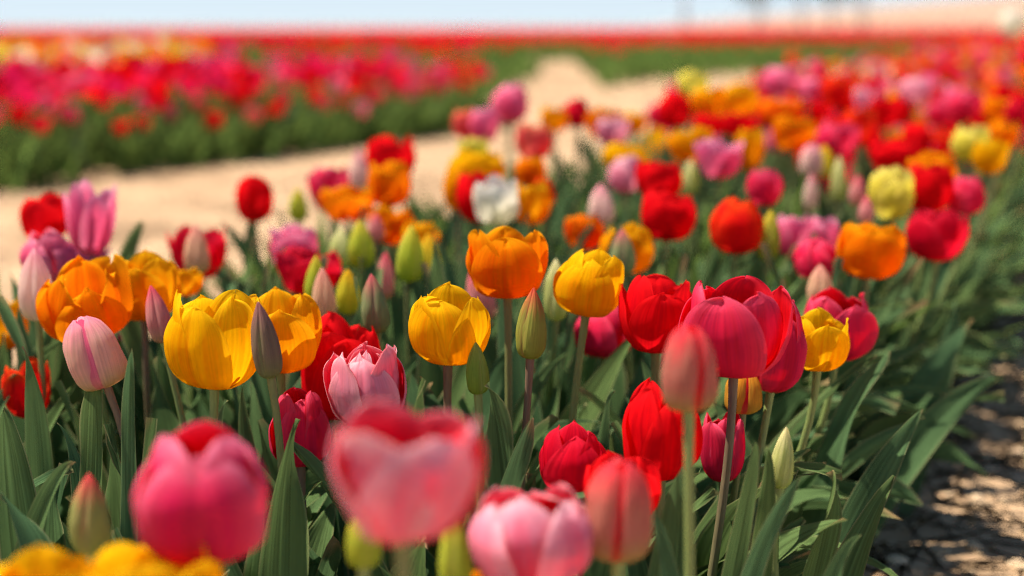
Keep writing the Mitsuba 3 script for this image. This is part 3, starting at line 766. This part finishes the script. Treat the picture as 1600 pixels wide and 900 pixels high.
# ------------------------------------------------------------------ the beds further off
def blades(xy, z0, L, W, g, lean=.35):
    """many small leaves, three quads each, as one mesh"""
    n = len(xy)
    az, a = g.uniform(0, 6.28, n), np.abs(g.normal(0, lean, n))
    d = np.stack([np.sin(a) * np.cos(az), np.sin(a) * np.sin(az), np.cos(a)], 1)
    side = np.stack([-np.sin(az), np.cos(az), 0 * az], 1)
    out = np.stack([np.cos(az), np.sin(az), 0 * az], 1)
    rows, tt, ww = [], [0, .35, .7, 1.0], [.6, 1, .7, .03]
    p0 = np.column_stack([xy, z0])
    for t, w in zip(tt, ww):
        c = p0 + d * (L * t)[:, None] + out * (L * .28 * t ** 2.5)[:, None] - np.array([0, 0, 1]) * (L * .10 * t ** 2.5)[:, None]
        rows += [c - side * (W * w / 2)[:, None], c + side * (W * w / 2)[:, None]]
    v = np.stack(rows, 1)
    f = []
    for k in range(3):
        f += [[2 * k, 2 * k + 1, 2 * k + 3], [2 * k, 2 * k + 3, 2 * k + 2]]
    f = (np.arange(n) * 8)[:, None, None] + np.array(f)[None]
    uv = np.stack([np.full(n, NV + .5), g.integers(1000, size=n) + .5], 1)
    return v.reshape(-1, 3), f.reshape(-1, 3), np.repeat(uv, 8, 0)


def cups(xyz, R, Hh, cols, g, sides=6):
    """many small tulip heads as one mesh: a six-sided cup with pointed rim"""
    n = len(xyz)
    an = np.arange(sides) * 2 * np.pi / sides
    rings = [(.25, 0.0, 0), (.95, .35, 0), (1.0, .70, 0), (.75, 1.0, 1)]
    V_, sp = [], g.uniform(0, 6, n)
    for r, z, pt in rings:
        a = an[None] + sp[:, None]
        zz = z * (1 - .16 * pt * (np.arange(sides) % 2))[None] * Hh[:, None]
        V_.append(np.stack([xyz[:, :1] + R[:, None] * r * np.cos(a), xyz[:, 1:2] + R[:, None] * r * np.sin(a), xyz[:, 2:3] + zz], -1))
    v = np.concatenate(V_, 1)
    f = []
    for k in range(3):
        for q in range(sides):
            a, b = k * sides + q, k * sides + (q + 1) % sides
            f += [[a, b, b + sides], [a, b + sides, a + sides]]
    m = len(rings) * sides
    f = (np.arange(n) * m)[:, None, None] + np.array(f)[None]
    uv = np.stack([cols + .5, g.integers(1000, size=n) + .5], 1)
    return v.reshape(-1, 3), f.reshape(-1, 3), np.repeat(uv, m, 0)


def bed_stuff(name, label, xy, h, R, cols, leaves_xy, g, Lmean=.30, Wl=.045):
    z0 = ground_height(xy[:, 0], xy[:, 1])
    n = len(xy)
    hh = h + g.normal(0, .035, n)
    a = cups(np.column_stack([xy, z0 + hh]), g.uniform(.85, 1.15, n) * R, g.uniform(.055, .07, n) * R / .029, cols, g)
    st = blades(xy, z0, hh, np.full(n, .009), g, .02)
    lz = ground_height(leaves_xy[:, 0], leaves_xy[:, 1])
    b = blades(leaves_xy, lz, g.uniform(.75, 1.2, len(leaves_xy)) * Lmean, g.uniform(.7, 1.2, len(leaves_xy)) * Wl, g)
    v, f, u = join([a, st, b])
    scene[name] = mikit.ply((v, f), 'far_plant_matter', smooth=True, uv=u)
    labels[name] = {'label': label, 'category': 'tulip bed', 'kind': 'stuff'}


def palette(names, n, g):
    return np.array([VKEYS.index(k) for k in names])[g.integers(len(names), size=n)]


# rest of the front bed: leaves under the blurred tulips, and the blooms beyond them
g2 = np.random.default_rng(21)
y = g2.uniform(2.0, 12, 4600)
lxy = np.column_stack([left_edge(y) + g2.uniform(0, 1, 4600) * (right_edge(y) - left_edge(y)), y])
y = 6.0 + 14 * g2.uniform(0, 1, 620) ** 1.2
bxy = np.column_stack([left_edge(y) + g2.uniform(0, 1, len(y)) * (right_edge(y) - left_edge(y)), y])
y = g2.uniform(11, 20, 1500)
lxy = np.vstack([lxy, np.column_stack([left_edge(y) + g2.uniform(0, 1, len(y)) * (right_edge(y) - left_edge(y)), y])])
bed_stuff('tulip_foliage', 'green tulip foliage with distant small blooms filling the far front bed', bxy, .35, .030, palette(mix, len(bxy), g2), lxy, g2, .30, .05)

# second bed, left, beyond the sandy path: its near edge runs from (-2.4, 6.7) to (-0.1, 10.9)
E0, E1 = np.array([-1.98, 5.43]), np.array([-.06, 8.9])
UD = (E1 - E0) / np.linalg.norm(E1 - E0)
NB = np.array([-UD[1], UD[0]])
LEN2 = np.linalg.norm(E1 - E0)
mix2 = ['crimson'] * 5 + ['rose'] * 3 + ['red'] * 5 + ['rosered'] * 5 + ['pink'] * 3
heads2 = []
for _ in range(2500):
    a, b = rng.uniform(-.2, LEN2), rng.uniform(0, 1) ** 1.4 * .6
    p = E0 + UD * a + NB * b
    if heads2 and np.min(((np.array(heads2) - p) ** 2).sum(1)) < .13 ** 2:
        continue
    if abs(p[0]) > .37 * p[1] + .2:
        continue
    heads2.append(p)
    if len(heads2) >= 64:
        break
for p in heads2:
    c = mix2[rng.integers(len(mix2))]
    n = NAMES[c]
    far_tulip(p[0], p[1], rng.uniform(.16, .38), rng.uniform(.032, .044), rng.uniform(.065, .085), c, f'{n} tulip in the second bed beyond the sandy path, blurred', f'{n} tulips in the second bed', 1, .30)
g3 = np.random.default_rng(22)
n = 640
a, b = g3.uniform(-2.5, LEN2, n), g3.uniform(.05, 1.9, n)
sxy = E0 + UD * a[:, None] + NB * b[:, None]
n = 6200
a, b = g3.uniform(-2.6, LEN2 + .08, n), g3.uniform(-.08, 1.9, n)
fxy = E0 + UD * a[:, None] + NB * b[:, None]
bed_stuff('tulip_bed', 'second tulip bed of crimson and pink blooms over dark green leaves, beyond the sandy path', sxy, .33, .036, palette(mix2, len(sxy), g3), fxy[meshkit.noise(np.column_stack([fxy * 2.2, fxy[:, 0] * 0]), 3) > .25], g3, .22, .045)

# yellow and cream bed behind it at the left
n = 420
yy = g3.uniform(7.9, 12, n); xx = g3.uniform(-4.9, -2.3, n)
yr = g3.uniform(11, 20, 420); xr = g3.uniform(-7.5, .9, 420); kr = (xr < -.6 + (yr - 9) * .08) & (xr / yr > -.21)
yl = g3.uniform(7.7, 20, 11000); xl = g3.uniform(-7.8, .9, 11000)
keep = (xl < -.45 + (yl - 9) * .08) & (xl < -1.8 + (yl - 7.7) * .8)
bed_stuff('yellow_tulip_bed', 'bed of yellow, orange and cream tulips with scattered reds, behind the crimson bed at far left', np.vstack([np.column_stack([xx, yy]), np.column_stack([xr, yr])[kr]]), .40, .036,
          np.concatenate([palette(['yellow', 'gold', 'lemon', 'orange', 'salmon', 'white'], n, g3), palette(['red', 'rosered', 'scarlet'], int(kr.sum()), g3)]), np.column_stack([xl, yl])[keep], g3, .28, .05)

# green bed with few flowers where the sandy path ends, and the red field as far as the horizon
n = 5200
a, b = g3.uniform(0, 34, n) ** 1.0, g3.uniform(0, 4.5, n)
ud = np.array([.46, .888]); nb = np.array([-.888, .46])
o = np.array([.95, 14.7])
gxy = o + ud * a[:, None] + nb * b[:, None]
gxy = gxy[gxy[:, 0] > .9 + .02 * (gxy[:, 1] - 14.7)]
n = 420
a, b = g3.uniform(0, 34, n), g3.uniform(1.2, 4.5, n)
rxy = o + ud * a[:, None] + nb * b[:, None]
rxy = rxy[rxy[:, 0] > 1.0]
bed_stuff('green_tulip_bed', 'low green tulip bed with scattered red blooms where the sandy path ends', rxy, .34, .032, palette(['red', 'scarlet', 'red', 'rosered'], len(rxy), g3), gxy, g3, .27, .07)
n = 15000
yy = 27 + 75 * g3.uniform(0, 1, n) ** 1.5
xx = g3.uniform(-.42, .44, n) * yy
n = 14000
yl = 26.5 + 75 * g3.uniform(0, 1, n) ** 1.6
xl = g3.uniform(-.42, .44, n) * yl
bed_stuff('red_tulip_field', 'broad red tulip field reaching to the horizon', np.column_stack([xx, yy]), .37, .038, palette(['red', 'scarlet', 'red', 'rosered', 'salmon'], len(xx), g3), np.column_stack([xl, yl]), g3, .29, .11)

# ------------------------------------------------------------------ clods and straw on the soil
g4 = np.random.default_rng(31)
ico = trimesh.creation.icosphere(subdivisions=1)
iv, jf = np.array(ico.vertices), np.array(ico.faces)


def clods(n, xs, ys, lo, hi, g):
    sz = lo + (hi - lo) * g.uniform(0, 1, n) ** 3
    v = iv[None] * (1 + .5 * (g.uniform(0, 1, (n, len(iv), 1)) - .5)) * sz[:, None, None] * np.stack([g.uniform(.8, 1.5, n), g.uniform(.8, 1.5, n), g.uniform(.5, .9, n)], 1)[:, None]
    z = ground_height(xs, ys)
    v = v + np.stack([xs, ys, z + sz * .2], 1)[:, None]
    f = (np.arange(n) * len(iv))[:, None, None] + jf[None]
    uv = np.stack([g.integers(4, size=n) + .5, g.integers(1000, size=n) + .5], 1)
    return v.reshape(-1, 3), f.reshape(-1, 3), np.repeat(uv, len(iv), 0)


n = 2400
yy = 1.3 + 3.2 * g4.uniform(0, 1, n) ** 1.3
xx = right_edge(yy) + g4.uniform(-.25, .95, n)
v1 = clods(n, xx, yy, .003, .012, g4)
n2 = 700
yy = g4.uniform(2.2, 6, n2); xx = left_edge(yy) - g4.uniform(-.2, 2.0, n2)
v2 = clods(n2, xx, yy, .004, .022, g4)
scene['soil_clods'] = mikit.ply((np.vstack([v1[0], v2[0]]), np.vstack([v1[1], v2[1] + len(v1[0])])), 'clod_matter', smooth=True, uv=np.vstack([v1[2], v2[2]]))
labels['soil_clods'] = {'label': 'crumbly tan clods of soil strewn over the paths', 'category': 'soil', 'kind': 'stuff'}
n = 3200
yy = 1.25 + 2.6 * g4.uniform(0, 1, n) ** 1.2
xx = right_edge(yy) + g4.uniform(-.15, .95, n)
L, w = g4.uniform(.02, .10, n), g4.uniform(.0015, .0050, n)
az, el = g4.uniform(0, 6.28, n), np.abs(g4.normal(0, .07, n))
d = np.stack([np.cos(az) * np.cos(el), np.sin(az) * np.cos(el), np.sin(el)], 1)
sd = np.stack([-np.sin(az), np.cos(az), 0 * az], 1)
up = np.cross(d, sd)
p0 = np.stack([xx, yy, ground_height(xx, yy) + .005], 1)
corners = []
for e in (0, 1):
    for a_, b_ in ((-1, 0), (1, 0), (0, 1)):
        corners.append(p0 + d * (L * e)[:, None] + sd * (w * a_ / 2)[:, None] - up * (w * b_ * .8)[:, None])
v = np.stack(corners, 1)
f = np.array([[0, 1, 4], [0, 4, 3], [1, 2, 5], [1, 5, 4], [2, 0, 3], [2, 3, 5], [0, 2, 1], [3, 4, 5]])
f = (np.arange(n) * 6)[:, None, None] + f[None]
uv = np.stack([4.5 + g4.integers(4, size=n), g4.integers(1000, size=n) + .5], 1)
scene['straw_litter'] = mikit.ply((v.reshape(-1, 3), f.reshape(-1, 3)), 'clod_matter', smooth=True, uv=np.repeat(uv, 6, 0))
labels['straw_litter'] = {'label': 'dry straw and plant litter on the right path', 'category': 'straw', 'kind': 'stuff'}

# ------------------------------------------------------------------ trees beyond the field
TREE_NAMES = ['blurred dark tree trunk at the top, leftmost of the far row', 'second blurred tree from the left in the far row', 'third blurred tree from the left in the far row',
              'fourth blurred tree from the left in the far row', 'rightmost blurred tree of the far row']
for q, (px, dist, th) in enumerate([(1064, 78, .13), (1180, 84, .17), (1244, 90, .14), (1290, 88, .13), (1338, 92, .16)]):
    g = np.random.default_rng(50 + q)
    x0, y0 = (px - 800) / F * dist, float(dist)
    z0 = gz(x0, y0)
    key = thing('tree', TREE_NAMES[q], 'tree', None)
    wood = [tube(bezier(np.array([x0, y0, z0 - .2]), np.array([x0 + .1, y0, z0 + 2]), np.array([x0 - .2, y0, z0 + 4]), np.array([x0 + .1, y0, z0 + 7.5]), 14), np.linspace(th, .06, 14), 'bark', 9)]
    tips = []
    for k in range(16):
        h = g.uniform(1.9, 6.5); a = g.uniform(0, 6.28); L = g.uniform(1.4, 2.8) * (1.1 - h / 11)
        s0 = np.array([x0, y0, z0 + h]); e = s0 + np.array([math.cos(a) * L, math.sin(a) * L, g.uniform(.2, 1.5)])
        wood.append(tube(bezier(s0, s0 + (e - s0) * .3, s0 + (e - s0) * .7 + [0, 0, .2], e, 7), np.linspace(.09, .02, 7), 'bark', 6))
        tips.append((s0, e))
    part(key, 'trunk', join(wood), 'stem_matter')
    nl = 2400
    which = g.integers(len(tips), size=nl)
    s0, e = np.array([t[0] for t in tips])[which], np.array([t[1] for t in tips])[which]
    p = s0 + (e - s0) * g.uniform(.35, 1.1, nl)[:, None] + g.normal(0, .30, (nl, 3))
    tri = g.normal(0, .085, (nl, 3, 3)) + p[:, None]
    uv = np.stack([np.full(nl, NV + 1.5), g.integers(1000, size=nl) + .5], 1)
    part(key, 'crown', (tri.reshape(-1, 3), np.arange(nl * 3).reshape(-1, 3), np.repeat(uv, 3, 0)), 'far_plant_matter')

print('heroes', len(plants), 'fill', fill, 'far', made, 'second bed', len(heads2), 'entries', len(scene), 'triangles', sum(len(a[1]) for a in meshkit.WRITTEN.values()))
